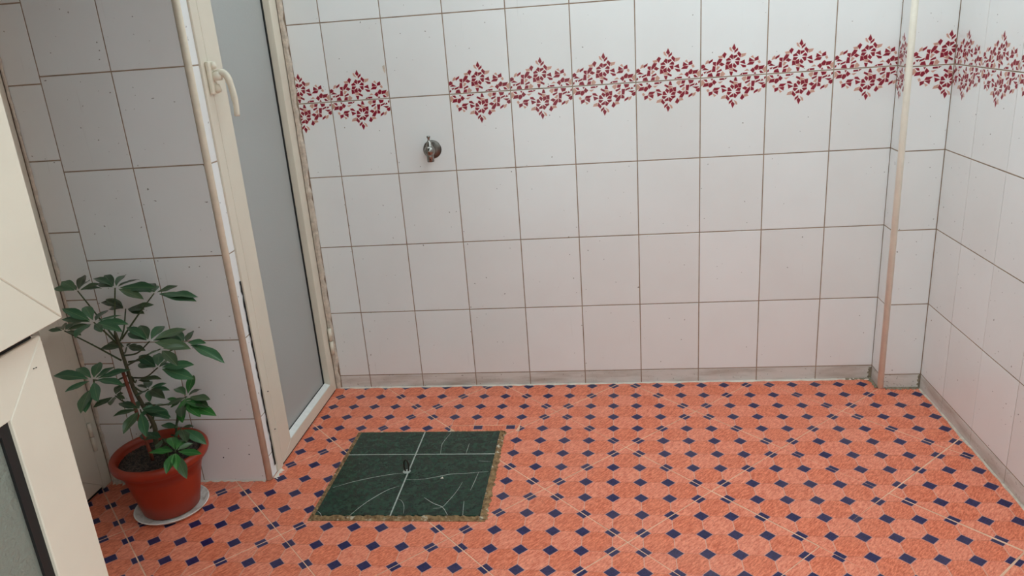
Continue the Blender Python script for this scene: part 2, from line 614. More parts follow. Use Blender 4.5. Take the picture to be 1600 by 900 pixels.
def tile_wall(parent, origin, rz, ucuts, vcuts, gu=0.0032, gv=0.0034, flower=None, joint=None, skirt=True):
    """origin + u along the wall; flower: dict column -> u where that column's full tile starts"""
    ca, sa = math.cos(rz), math.sin(rz)
    for i in range(len(ucuts) - 1):
        for j in range(len(vcuts) - 1):
            u0, u1, v0, v1 = ucuts[i], ucuts[i + 1], vcuts[j], vcuts[j + 1]
            w, h = u1 - u0 - gu, v1 - v0 - gv
            if w < 0.004:
                continue
            u = (u0 + u1) / 2
            z = (v0 + v1) / 2
            out = random.uniform(-0.0003, 0.0003)
            loc = (origin[0] + ca * u - sa * out, origin[1] + sa * u + ca * out, z)
            t = tile_obj(w, h, M_GRIME if (j == 0 and skirt) else M_TILE, parent, loc, rz)
            if flower and i in flower and joint is not None:
                up = abs(v0 - joint) < 0.01
                dn = abs(v1 - joint) < 0.01
                if up or dn:
                    us = flower[i]
                    me = flower_mesh(u0 - us, u1 - us, dn)
                    link('flower_print', me, t, (0, 0, joint - z), 0.0)


VC = [0.0] + [Z1 + k * ROW for k in range(11)]
VC = [v for v in VC if v < H + 0.01]
J5 = Z1 + 4 * ROW

# back wall -----------------------------------------------------------------
wall_back = box('wall_back', -0.75, XR + 0.12, BACK, 0.12, -0.02, H + 0.02, M_GROUT)
tag(wall_back, 'white tiled back wall with a band of maroon flower prints and a tap', 'wall', kind='structure')
uc = [-0.114] + [0.2 * k for k in range(0, 9)] + [1.7865]
tile_wall(wall_back, (0, 0), 0.0, uc, VC,
          flower={0: -0.2, 1: 0.0, 3: 0.4, 4: 0.6, 5: 0.8, 6: 1.0, 7: 1.2, 8: 1.4, 9: 1.6}, joint=J5)

# pilaster in the right corner ------------------------------------------------
pil = box('wall_pilaster', 1.786 + BACK, XR + BACK + 0.02, YP + BACK, BACK, 0.0, H + 0.02, M_GROUT)
tag(pil, 'shallow white tiled pilaster with cream edge bead in the right corner', 'wall', kind='structure')
tile_wall(pil, (1.8, YP), 0.0, [0.0, XR - 1.8], VC, flower={0: 0.0}, joint=J5)
tile_wall(pil, (1.786, 0.0), -math.pi / 2, [0.0, 0.066], VC, flower={0: -0.068}, joint=J5)
bead = tube('trim_1', [(1.794, YP + 0.006, 0.001), (1.794, YP + 0.006, H)], 0.0100, M_BEAD2, None, 16)
tag(bead, 'cream plastic edge bead running up the corner of the pilaster', 'edge trim', kind='structure')

# right wall ------------------------------------------------------------------
wall_right = box('wall_right', XR + BACK, XR + 0.12, YF - 0.1, BACK, -0.02, H + 0.02, M_GROUT)
tag(wall_right, 'white tiled wall on the right with flower prints and dirty joints', 'wall', kind='structure')
ucr = [0.0] + [0.1729 + 0.2 * k for k in range(13)]
ucr = [u for u in ucr if u < -YF + YP] + [-YF + YP]
fl = {0: 0.1729 - 0.2}
for k in range(1, len(ucr) - 1):
    fl[k] = ucr[k]
tile_wall(wall_right, (XR, YP), -math.pi / 2, ucr, VC, gu=0.0022, flower=fl, joint=J5)

# niche wall (left, nearer, carries the bead) ------------------------------------
wall_niche = box('wall_niche', XN - 0.1, -0.147, YN + BACK, -0.58, 0.0, H + 0.02, M_GROUT)
tag(wall_niche, 'shaded white tiled wall behind the potted plant', 'wall', kind='structure')
NV = [0.0, 0.208, 0.459, 0.708, 0.957, 1.205, 1.454, 1.703, 1.952, 2.04]
tile_wall(wall_niche, (0, YN), 0.0, [-0.548, -0.349, -0.149], NV, skirt=False)
SV = [0.0] + [0.197 + 0.198 * k for k in range(12)]
tile_wall(wall_niche, (0, YN), 0.0, [-0.643, -0.548], [v for v in SV if v < H], skirt=False)
# reveal beside the door frame
tile_wall(wall_niche, (-0.135, -0.612), math.pi / 2, [0.0, 0.036], [0.0, 0.075, 0.208] + NV[2:], gu=0.001, skirt=False)
box('reveal_core', -0.147, -0.135 - BACK, -0.612, -0.577, 0.0, H, M_GROUT, wall_niche)
bead2 = tube('trim_2', [(-0.142, YN + 0.006, 0.002), (-0.142, YN + 0.006, H)], 0.0095, M_BEAD, None, 16)
tag(bead2, 'beige edge bead on the corner between niche wall and door', 'edge trim', kind='structure')

# cement fillets and white filler lines ----------------------------------------


def ragged_strip(name, p0, p1, side, w, mat, parent, lift=(0, 0, 0.002), n=40, jit=0.35, seed=1):
    """flat ragged ribbon from p0 to p1, w wide towards 'side', thickness given by lift"""
    r = random.Random(seed)
    p0, p1, side, lift = Vector(p0), Vector(p1), Vector(side).normalized(), Vector(lift)
    V, F = [], []
    for i in range(n + 1):
        p = p0.lerp(p1, i / n)
        ww = w * (1 + r.uniform(-jit, jit))
        hh = lift * r.uniform(0.6, 1.2)
        V += [p, p + hh, p + side * ww * 0.6 + hh * 0.85, p + side * ww]
    for i in range(n):
        a = i * 4
        for k in range(3):
            F.append((a + k, a + k + 1, a + k + 5, a + k + 4))
    return mesh_obj(name, V, F, mat, parent)


ragged_strip('cement_fillet', (-0.131, -0.001, 0), (-0.131, -0.001, H), (1, 0, 0), 0.016, M_PLASTER, wall_back,
             (0, -0.006, 0), 90, 0.3, 3)
ragged_strip('filler_line', (-0.12, 0.0, 0.0), (1.786, 0.0, 0.0), (0, -1, 0), 0.007, M_CAULK, wall_back,
             (0, 0, 0.003), 90, 0.45, 4)
ragged_strip('mould_line', (1.70, 0.0, 0.0), (1.786, 0.0, 0.0), (0, -1, 0.0), 0.007, M_MOULD, wall_back,
             (0, 0, 0.004), 16, 0.5, 5)
ragged_strip('mould_line', (1.806, YP, 0.0), (XR, YP, 0.0), (0, -1, 0), 0.009, M_MOULD, pil, (0, 0, 0.004), 24, 0.5, 6)
ragged_strip('mould_line', (1.784, 0.0, 0.0), (1.784, YP, 0.0), (-1, 0, 0), 0.010, M_MOULD, pil, (0, 0, 0.004), 16, 0.5, 8)
ragged_strip('mould_line', (XR - 0.001, YP, 0.0), (XR - 0.001, YP, 0.05), (-1, 0, 0), 0.007, M_MOULD, pil, (0, -0.0012, 0), 12, 0.5, 9)
ragged_strip('mould_line', (1.784, 0.0, 0.0), (1.784, 0.0, 0.045), (-1, 0, 0), 0.009, M_MOULD, wall_back, (0, -0.0012, 0), 12, 0.5, 10)
ragged_strip('filler_line', (XR, YP, 0.0), (XR, YF, 0.0), (-1, 0, 0), 0.006, M_PLASTER, wall_right, (0, 0, 0.003), 80, 0.4, 7)
ragged_strip('filler_line', (-0.62, YN, 0.0), (-0.15, YN, 0.0), (0, -1, 0), 0.006, M_CAULK, wall_niche, (0, 0, 0.003), 40, 0.5, 11)
ragged_strip('cement_fillet', (-0.131, -0.615, 0.0), (-0.131, -0.56, 0.0), (1, 0, 0), 0.012, M_CAULK, wall_niche, (0, 0, 0.004), 16, 0.5, 12)
ragged_strip('cement_fillet', (-0.646, YN - 0.001, 0), (-0.646, YN - 0.001, H), (1, 0, 0), 0.008, M_PLASTER, wall_niche,
             (0, -0.005, 0), 90, 0.4, 13)
ragged_strip('cement_fillet', (-0.64, YN, 0.0), (-0.56, YN, 0.0), (0, -1, 0), 0.02, M_PLASTER, wall_niche, (0, 0, 0.012), 14, 0.5, 14)
ragged_strip('crack_gap', (-0.1335, -0.578, 0.03), (-0.1335, -0.578, 0.62), (0, -1, 0), 0.006, M_DARK, wall_niche, (0.0006, 0, 0), 40, 0.6, 15)

# chipped glaze on the joint left of the plain tile
chip = mesh_obj('glaze_chip', [(0.188, -0.0011, 1.150), (0.196, -0.0011, 1.153), (0.1975, -0.0011, 1.135), (0.195, -0.0011, 1.126),
                               (0.190, -0.0011, 1.136)], [(0, 4, 3, 2, 1)], M_PLASTER, wall_back)

for hx, hz in ((-0.271, 0.080), (-0.188, 0.090)):
    lathe('drill_hole', [(0.0, 0.0006), (0.0018, 0.0005), (0.0022, 0.0)], (hx, YN, hz), M_DARK, wall_niche, 10, 'Y')

# ------------------------------------------------------------------ floor
floor = box('floor', XN - 0.05, XR + 0.05, YF - 0.05, 0.05, -0.03, -0.0008, M_FGROUT)
tag(floor, 'orange terracotta printed tile floor with small dark blue diamonds', 'floor', kind='structure')
TH = -0.0239
LX, LY = 0.8867, -0.6352
HOLE = (0.052, 0.545, -0.822, -0.340)
STRIP = (0.36, 0.590, -0.3385, -0.297)


def lattice(i, j):
    c, s = math.cos(TH), math.sin(TH)
    a, b = i * PITCH, -j * PITCH
    return LX + c * a - s * b, LY + s * a + c * b


def minus_rect(polys, r):
    x0, x1, y0, y1 = r
    out = []
    for p in polys:
        for rr in ((-9, x0, -9, 9), (x1, 9, -9, 9), (x0, x1, -9, y0), (x0, x1, y1, 9)):
            q = clip_rect(p, *rr)
            if len(q) >= 3 and area(q) > 2e-5:
                out.append(q)
    return out


def slab_mesh(name, polys, origin, rot, top=0.0, low=-0.0008, ch=0.0004):
    """polygons in world xy -> thin slabs with a chamfered rim, in the local frame of origin/rot"""
    c, s = math.cos(-rot), math.sin(-rot)
    V, F = [], []
    for p in polys:
        n = len(p)
        if sum(p[i][0] * p[(i + 1) % n][1] - p[(i + 1) % n][0] * p[i][1] for i in range(n)) < 0:
            p = p[::-1]
        mx, my = sum(q[0] for q in p) / n, sum(q[1] for q in p) / n
        b = len(V)
        for z, inset in ((low, 0), (top - ch, 0), (top, ch)):
            for (x, y) in p:
                d = math.hypot(x - mx, y - my) or 1
                f = 1 - inset * 1.4 / d
                xx, yy = mx + (x - mx) * f - origin[0], my + (y - my) * f - origin[1]
                V.append((c * xx - s * yy, s * xx + c * yy, z))
        for k in range(2):
            for i in range(n):
                F.append((b + k * n + i, b + k * n + (i + 1) % n, b + (k + 1) * n + (i + 1) % n, b + (k + 1) * n + i))
        F.append(tuple(range(b + 2 * n, b + 3 * n)))
    me = bpy.data.meshes.new(name)
    me.from_pydata(V, [], F)
    me.materials.append(M_FLOOR)
    me.update()
    return me


rf = random.Random(21)
full_mesh = None
for a in range(-12, 8):
    for b in range(-6, 14):
        if (a + b) % 2 == 0:
            continue
        ci, cj = 0.5 + 3 * a, -2.5 + 3 * b
        cx, cy = lattice(ci, cj)
        g = 0.0014 + rf.uniform(0, 0.0005)
        half = 3 * PITCH - g * math.sqrt(2)
        rot = TH + rf.uniform(-0.0025, 0.0025)
        dx, dy = rf.uniform(-0.0006, 0.0006), rf.uniform(-0.0006, 0.0006)
        if (a, b) == (3, 2):        # one tile set askew leaves a wide joint
            rot -= 0.012
            dx -= 0.003
        cs, sn = math.cos(rot), math.sin(rot)
        ox, oy = cx + dx, cy + dy
        poly = [(ox + cs * x - sn * y, oy + sn * x + cs * y) for x, y in ((half, 0), (0, half), (-half, 0), (0, -half))]
        whole = all(XN < p[0] < XR and YF < p[1] < -0.001 for p in poly)
        q = poly if whole else clip_rect(poly, XN, XR - 0.002, YF, -0.003)
        if len(q) < 3 or area(q) < 3e-5:
            continue
        # nothing shows behind the niche wall and door
        if all(p[0] < -0.15 and p[1] > -0.57 for p in q):
            continue
        ps = minus_rect([q], HOLE)
        n0 = len(ps)
        touches = area(q) - sum(area(t) for t in ps) > 1e-6
        if touches or max(p[1] for p in q) > -0.35:
            ps2 = minus_rect(ps if touches else [q], STRIP)
            if sum(area(t) for t in ps2) < area(q) - 1e-6:
                touches, ps = True, ps2
        if not touches:
            ps = [q]
        if not ps:
            continue
        me = slab_mesh('floor_tile', ps, (ox, oy), rot)
        link('floor_tile', me, floor, (ox, oy, rf.uniform(-0.0002, 0.0002)), rot)
# a cut strip with its print turned, behind the manhole cover
sx0, sx1, sy0, sy1 = STRIP
strip = [(sx0 - 0.012, sy1 - 0.0035), (sx1 - 0.003, sy1 - 0.0035), (sx1 - 0.012, sy0 + 0.002), (sx0 + 0.02, sy0 + 0.002)]
so = (0.451 - PITCH * 0.70711, -0.311)
link('floor_tile', slab_mesh('floor_tile', [strip], so, math.radians(45)), floor, (so[0], so[1], 0.0), math.radians(45))

# ------------------------------------------------------------------ manhole cover
mh = empty('manhole_cover', (0.3, -0.58, 0))
tag(mh, 'square floor hatch of four cracked dark green marble tiles in brown mortar', 'hatch')


def child(o, p):
    """parent keeping world coordinates (parents here only have a location)"""
    o.parent = p
    o.location = Vector(o.location) - Vector(p.location)
    return o


child(box('slab', 0.052, 0.545, -0.822, -0.340, -0.0008, 0.0015, M_MORTAR), mh)
GX, GY = [(0.067, 0.2795), (0.2835, 0.5295)], [(-0.8055, -0.4925), (-0.488, -0.352)]
for iy, (y0, y1) in enumerate(GY):
    for ix, (x0, x1) in enumerate(GX):
        child(box('marble_tile', x0, x1, y0, y1, 0.0015, 0.0075, M_GREEN, None, 0.0008, 1), mh)
child(box('joint', 0.0795 + 0.2, 0.0835 + 0.2, -0.8055, -0.352, 0.0015, 0.0069, M_CRACK), mh)
child(box('joint', 0.067, 0.2795, -0.4925, -0.488, 0.0015, 0.0069, M_CRACK), mh)
child(box('joint', 0.2835, 0.5295, -0.4925, -0.488, 0.0015, 0.0069, M_CRACK), mh)


def mortar_rim(p0, p1, side, w, seed):
    r = random.Random(seed)
    p0, p1, side = Vector(p0), Vector(p1), Vector(side)
    n = 60
    V, F = [], []
    for i in range(n + 1):
        p = p0.lerp(p1, i / n)
        ww = w * r.uniform(0.75, 1.25)
        V += [p + Vector((0, 0, 0.0005)), p + Vector((0, 0, r.uniform(0.004, 0.0085))),
              p + side * ww * r.uniform(0.35, 0.6) + Vector((0, 0, r.uniform(0.003, 0.008))),
              p + side * ww + Vector((0, 0, r.uniform(-0.0005, 0.0015)))]
    for i in range(n):
        a = i * 4
        for k in range(3):
            F.append((a + k, a + k + 1, a + k + 5, a + k + 4))
    return child(mesh_obj('mortar_rim', V, F, M_MORTAR), mh)


mortar_rim((0.067, -0.8055, 0), (0.53, -0.8055, 0), (0, -1, 0), 0.014, 1)
mortar_rim((0.5295, -0.815, 0), (0.5295, -0.347, 0), (1, 0, 0), 0.018, 2)
mortar_rim((0.055, -0.352, 0), (0.545, -0.352, 0), (0, 1, 0), 0.010, 3)
mortar_rim((0.067, -0.82, 0), (0.067, -0.347, 0), (-1, 0, 0), 0.011, 4)

CRACKS = [[[0.273, -0.595], [0.224, -0.606], [0.176, -0.622], [0.124, -0.644], [0.075, -0.673]], [[0.272, -0.665], [0.244, -0.684], [0.216, -0.718], [0.19, -0.759], [0.168, -0.807]], [[0.282, -0.632], [0.333, -0.63], [0.381, -0.615], [0.411, -0.604], [0.461, -0.599], [0.524, -0.59]], [[0.282, -0.726], [0.299, -0.741], [0.31, -0.764], [0.317, -0.798]], [[0.359, -0.723], [0.389, -0.749], [0.42, -0.769], [0.441, -0.805]], [[0.455, -0.646], [0.446, -0.692], [0.43, -0.741], [0.417, -0.769], [0.394, -0.774]], [[0.37, -0.359], [0.358, -0.406], [0.354, -0.439], [0.36, -0.488]], [[0.441, -0.428], [0.44, -0.489]], [[0.495, -0.593], [0.49, -0.644], [0.485, -0.687]], [[0.475, -0.739], [0.482, -0.805]], [[0.066, -0.785], [0.08, -0.797], [0.09, -0.811]], [[0.486, -0.531], [0.523, -0.536]]]


def ribbon(name, pts, w, z, mat):
    P = curve_pts([(x, y, z) for x, y in pts], 6)
    V, F = [], []
    for i, p in enumerate(P):
        d = (P[min(i + 1, len(P) - 1)] - P[max(i - 1, 0)]).normalized()
        s = Vector((-d.y, d.x, 0))
        ww = w * (0.4 + 0.6 * math.sin(math.pi * (i + 0.6) / (len(P) + 0.2)))
        V += [p + s * ww, p + Vector((0, 0, 0.00025)), p - s * ww]
    for i in range(len(P) - 1):
        a = i * 3
        F += [(a, a + 3, a + 4, a + 1), (a + 1, a + 4, a + 5, a + 2)]
    return mesh_obj(name, V, F, mat)


for k, c in enumerate(CRACKS):
    child(ribbon('crack', c, 0.0011 if k in (0, 1, 2, 4) else 0.0007, 0.00752, M_CRACK), mh)
child(mesh_obj('glaze_chip', [(0.386, -0.627, 0.0078), (0.396, -0.627, 0.0078), (0.391, -0.617, 0.0078), (0.391, -0.624, 0.0092)],
               [(0, 1, 3), (1, 2, 3), (2, 0, 3)], M_CAULK), mh)
ring = [(0.2765 + 0.007 * math.sin(t), -0.586, 0.025 + 0.021 * math.cos(t)) for t in [2 * math.pi * i / 20 for i in range(20)]]
RV, RF = tube_geo(ring + [ring[0]], 0.0025, 8, False)
child(mesh_obj('ring_pull', RV, RF, M_STEEL, None, None, True), mh)
child(lathe('ring_socket', [(0.0, 0.0088), (0.006, 0.0086), (0.010, 0.0078), (0.012, 0.0075)], (0.2765, -0.588, 0), M_CRACK, None, 16), mh)

# ------------------------------------------------------------------ doors


def wedge(name, pts2d, axis_fn, mat, parent, bev=0.0012):
    """closed polygon extruded between two planes: axis_fn(a, b, side) -> xyz"""
    bm = bmesh.new()
    A = [bm.verts.new(axis_fn(a, b, 0)) for a, b in pts2d]
    B = [bm.verts.new(axis_fn(a, b, 1)) for a, b in pts2d]
    bm.faces.new(A)
    bm.faces.new(B[::-1])
    n = len(A)
    for i in range(n):
        bm.faces.new((A[i], B[i], B[(i + 1) % n], A[(i + 1) % n]))
    bmesh.ops.recalc_face_normals(bm, faces=bm.faces)
    if bev:
        bmesh.ops.bevel(bm, geom=bm.edges[:], offset=bev, segments=1, affect='EDGES')
    return bm_obj(name, bm, mat, parent)


def sash(root, xf, y0, y1, z0, z1, wn, wf, wb, wt, thick, glass, recess, glass_mat, g=0.006):
    """four mitred profiles around a pane, face at x = xf looking +x; y0 near, y1 far"""
    ax = lambda y, z, s: (xf - thick * s, y, z)
    iy0, iy1, iz0, iz1 = y0 + wn, y1 - wf, z0 + wb, z1 - wt
    e = 0.0002
    wedge('stile', [(y0, z0 + e), (iy0, iz0 + e), (iy0, iz1 - e), (y0, z1 - e)], ax, M_CREAM, root)
    wedge('stile', [(y1, z0 + e), (y1, z1 - e), (iy1, iz1 - e), (iy1, iz0 + e)], ax, M_CREAM, root)
    wedge('bottom_rail', [(y0 + e, z0), (y1 - e, z0), (iy1 - e, iz0), (iy0 + e, iz0)], ax, M_CREAM, root)
    wedge('top_rail', [(y0 + e, z1), (iy0 + e, iz1), (iy1 - e, iz1), (y1 - e, z1)], ax, M_CREAM, root)
    if glass:
        gx = xf - recess
        box('pane', gx - 0.005, gx, iy0, iy1, iz0, iz1, glass_mat, root)
        for (a0, a1, b0, b1) in ((iy0, iy0 + g, iz0, iz1), (iy1 - g, iy1, iz0, iz1), (iy0 + g, iy1 - g, iz0, iz0 + g), (iy0 + g, iy1 - g, iz1 - g, iz1)):
            box('gasket', gx, gx + 0.004, a0, a1, b0, b1, M_BLACK, root)


def hinge(root, x, y, z0, z1, r=0.0075):
    zm = (z0 + z1) / 2
    for a, b in ((z0, zm - 0.0012), (zm + 0.0012, z1)):
        tube('hinge', [(x, y, a), (x, y, b)], r, M_CREAM, root, 14)


# side door between the niche wall and the back wall
d1 = empty('door_1')
tag(d1, 'narrow cream aluminium door with frosted grey glass beside the back wall', 'door', kind='structure')
DH = 1.93
DH2 = 1.80
sash(d1, XL, -0.536, -0.022, 0.006, DH, 0.079, 0.045, 0.040, 0.075, 0.042, True, 0.026, M_GLASS)
box('jamb', XL - 0.05, XL + 0.001, -0.576, -0.5395, 0.0, DH + 0.03, M_CREAM, d1, 0.0012, 1)
box('frame_gap', XL - 0.045, XL - 0.006, -0.5395, -0.5365, 0.0, DH, M_DARK, d1)
wedge('sill_bead', [(XL - 0.002, 0.0465), (XL - 0.0215, 0.0465), (XL - 0.0215, 0.053)], lambda a, b, s: (a, -0.456 if s == 0 else -0.068, b), M_SILL, d1, 0.0)
box('jamb', XL - 0.05, XL - 0.004, -0.0205, -0.002, 0.0, DH + 0.03, M_CREAM, d1, 0.0015, 1)
box('head', XL - 0.05, XL + 0.001, -0.576, -0.002, DH + 0.03, DH + 0.07, M_CREAM, d1, 0.0015, 1)
box('threshold_gap', XL - 0.045, XL - 0.003, -0.536, -0.0205, 0.0, 0.005, M_DARK, d1)
hinge(d1, XL + 0.006, -0.012, 0.146, 0.246)
hinge(d1, XL + 0.006, -0.012, 1.66, 1.76)
for y, z in ((-0.553, 0.262), (-0.553, 0.135), (-0.553, 1.55)):
    lathe('screw', [(0.0, 0.0012), (0.0028, 0.001), (0.0032, 0.0)], (XL + 0.001, y, z), M_STEEL, d1, 10)
hd = box('handle_plate', XL + 0.001, XL + 0.012, -0.560, -0.528, 1.128, 1.212, M_CREAM2, d1, 0.004, 2)
tube('lever', curve_pts([(-0.120, -0.535, 1.176), (-0.100, -0.533, 1.181), (-0.088, -0.531, 1.172), (-0.081, -0.530, 1.145),
                         (-0.077, -0.530, 1.103), (-0.079, -0.530, 1.067)], 5),
     [0.0100] * 8 + [0.0095] * 6 + [0.0085] * 6 + [0.0075] * 6, M_CREAM2, hd, 14)
lathe('handle_collar', [(0.0, -0.010), (0.013, -0.010), (0.015, 0.0), (0.013, 0.012), (0.0, 0.013)], (-0.113, -0.535, 1.172), M_CREAM2, hd, 20)
lathe('screw_cap', [(0.0, 0.016), (0.008, 0.013), (0.011, 0.0), (0.010, -0.006), (0.0, -0.010)], (-0.117, -0.538, 1.139), M_BEAD, hd, 16)
lathe('screw_cap', [(0.0, 0.012), (0.007, 0.010), (0.010, 0.0), (0.009, -0.006), (0.0, -0.008)], (-0.117, -0.538, 1.199), M_CREAM2, hd, 16)

# door in the left wall, seen beside the plant
d2 = empty('door_2')
tag(d2, 'cream aluminium door in the shaded left wall behind the plant', 'door', kind='structure')
sash(d2, XN + 0.012, -1.45, -0.668, 0.012, DH2, 0.075, 0.078, 0.062, 0.075, 0.042, True, 0.026, M_GLASS)
box('jamb', XN - 0.03, XN + 0.010, -0.6665, -0.626, 0.0, DH2 + 0.03, M_CREAM, d2, 0.0015, 1)
box('jamb', XN - 0.03, XN + 0.010, -1.49, -1.4515, 0.0, DH2 + 0.03, M_CREAM, d2, 0.0015, 1)
box('head', XN - 0.03, XN + 0.010, -1.49, -0.626, DH2 + 0.03, DH2 + 0.07, M_CREAM, d2, 0.0015, 1)
box('threshold_gap', XN - 0.03, XN + 0.004, -1.4515, -0.6665, 0.0, 0.010, M_DARK, d2)
hinge(d2, XN + 0.016, -0.664, 0.131, 0.222, 0.006)
hinge(d2, XN + 0.016, -0.664, 1.55, 1.65, 0.006)
tag(box('wall_left', XN - 0.12, XN - 0.001, YF - 0.1, -1.4905, 0.0, 1.899, M_PAINT),
    'plain white painted wall to the left of the camera', 'wall', kind='structure')
box('lintel', XN - 0.12, XN - 0.001, -1.4905, -0.622, DH2 + 0.072, 1.899, M_PAINT, bpy.data.objects['wall_left'])

# open door leaf in the left foreground
d3 = empty('door_3', (0.2, -2.6, 0))
tag(d3, 'open cream aluminium door with hammered glass in the left foreground', 'door', kind='structure')
before = set(bpy.data.objects)
sash(d3, 0.200, -2.58, -1.741, 0.012, 0.927, 0.078, 0.079, 0.08, 0.074, 0.034, True, 0.009, M_GLASS2, 0.014)
sash(d3, 0.226, -2.58, -1.729, 0.944, 1.87, 0.14, 0.15, 0.15, 0.12, 0.045, True, 0.022, M_GLASS2)
box('slot_shade', 0.17, 0.196, -2.56, -1.752, 0.9275, 0.9435, M_DARK, d3)  # dark fill painting the shade in the slot between the two sashes
for y, z in ((-1.762, 0.893), (-1.766, 0.8935)):
    lathe('screw', [(0.0, 0.0008), (0.001, 0.0007), (0.0013, 0.0)], (0.2, y, z), M_DARK, d3, 8)
for o in set(bpy.data.objects) - before:
    o.location = Vector(o.location) - Vector(d3.location)

# wall with the doorway the camera looks out of, and an unseen slab added to shade the niche
wf = box('wall_front', XN - 0.12, 0.155, YF - 0.12, YF, 0.0, HF, M_PAINT)
tag(wf, 'white painted wall around the doorway behind the camera', 'wall', kind='structure')
box('wall_panel', 1.12, XR + BACK, YF - 0.12, YF, 0.0, HF, M_PAINT, wf)
box('wall_panel', 0.155, 1.12, YF - 0.12, YF, 2.0, HF, M_PAINT, wf)
box('wall_panel', 0.10, 1.20, YF - 1.2, YF - 1.1, 0.0, 2.3, M_PAINT, wf)  # unseen panel added behind the doorway to keep sky light out
tag(box('shade_slab', XN - 0.12, 0.66, YF + 0.001, YN - 0.001, 1.90, 2.02, M_SLAB),
    'unseen dark grey slab added overhead to shade the niche on the left', 'shade_slab', kind='structure')
# small room behind the frosted side door
br = box('wall_store', -0.76, -0.70, -0.578, BACK - 0.001, 0.0, H, M_PAINT)
tag(br, 'pale wall of the store behind the frosted door', 'wall', kind='structure')

# ------------------------------------------------------------------ tap
tp = empty('wall_tap', (0.325, 0, 0.873))
tag(tp, 'small worn chrome tap on the plain white tile', 'tap')
T0 = (0.325, 0.0, 0.873)


def tpart(o):
    return child(o, tp)


tpart(lathe('flange', [(0.0, 0.010), (0.014, 0.010), (0.024, 0.007), (0.030, 0.003), (0.031, 0.0)], T0, M_CHROME2, None, 36, 'Y'))
tpart(lathe('tap_body', [(0.010, 0.008), (0.010, 0.022), (0.013, 0.026), (0.0165, 0.034), (0.018, 0.042), (0.0165, 0.051), (0.011, 0.058), (0.0, 0.061)],
            (T0[0], 0.0, T0[2] + 0.002), M_CHROME, None, 28, 'Y'))
tpart(lathe('spout', [(0.0, -0.0335), (0.0095, -0.034), (0.0115, -0.034), (0.012, -0.014), (0.012, 0.0)], (T0[0], -0.042, T0[2]), M_CHROME, None, 24))
tpart(lathe('bonnet', [(0.012, 0.0), (0.011, 0.019), (0.009, 0.021), (0.009, 0.028), (0.005, 0.030), (0.005, 0.033), (0.0, 0.033)],
            (T0[0], -0.042, T0[2] + 0.002), M_CHROME, None, 20))
tpart(lathe('handle_peg', [(0.004, 0.0), (0.0035, 0.007), (0.006, 0.012), (0.006, 0.016), (0.003, 0.017), (0.0, 0.0165)],
            (T0[0], -0.042, T0[2] + 0.034), M_CHROME, None, 14))

# ------------------------------------------------------------------ plant in its pot, saucer
PC = (-0.375, -0.76)
sc = lathe('saucer', [(0.0, 0.001), (0.080, 0.001), (0.092, 0.004), (0.100, 0.012), (0.102, 0.013), (0.1015, 0.0145), (0.097, 0.013),
                      (0.088, 0.007), (0.0, 0.006)], (0, 0, 0), M_SAUCER, None, 56)
sc.location = (PC[0], PC[1], 0.0)
tag(sc, 'stained white round saucer on the floor under the terracotta pot', 'saucer')

plant = empty('potted_umbrella_plant', (PC[0], PC[1], 0.0065))
tag(plant, 'green umbrella plant in a round terracotta pot by the niche wall', 'potted plant')


def pp(o):
    return child(o, plant)


pot = pp(lathe('pot', [(0.0, 0.008), (0.072, 0.008), (0.077, 0.012), (0.087, 0.06), (0.099, 0.115), (0.1045, 0.140), (0.1075, 0.1405),
                       (0.109, 0.150), (0.1145, 0.153), (0.118, 0.160), (0.127, 0.1665), (0.1305, 0.175), (0.130, 0.184), (0.126, 0.190),
                       (0.118, 0.191), (0.113, 0.187), (0.111, 0.178), (0.107, 0.150), (0.0, 0.148)],
              (PC[0], PC[1], 0.0), M_POT, None, 64))
pp(lathe('soil', [(0.109, 0.166), (0.08, 0.171), (0.04, 0.174), (0.0, 0.175)], (PC[0], PC[1], 0.0), M_SOIL, None, 32))
# bark chips: nobody could count them
rc = random.Random(5)
V, F = [], []
for i in range(900):
    r = 0.106 * math.sqrt(rc.random())
    t = rc.uniform(0, 2 * math.pi)
    z = 0.1745 - 0.008 * (r / 0.109) ** 2
    c = Vector((PC[0] + r * math.cos(t), PC[1] + r * math.sin(t), z))
    e = Matrix.Rotation(rc.uniform(0, 6.28), 3, 'Z') @ Matrix.Rotation(rc.uniform(-0.5, 0.5), 3, 'X')
    a, b, h = rc.uniform(0.004, 0.008), rc.uniform(0.0025, 0.0045), rc.uniform(0.002, 0.004)
    k = len(V)
    for q in ((a, 0, 0), (0, b, 0), (-a, 0, 0), (0, -b, 0), (0, 0, h), (0, 0, -h)):
        V.append(c + e @ Vector(q))
    F += [(k + x, k + y, k + z_) for x, y, z_ in ((0, 1, 4), (1, 2, 4), (2, 3, 4), (3, 0, 4), (1, 0, 5), (2, 1, 5), (3, 2, 5), (0, 3, 5))]
chips = pp(mesh_obj('bark_chips', V, F, M_CHIP))
chips['kind'] = 'stuff'

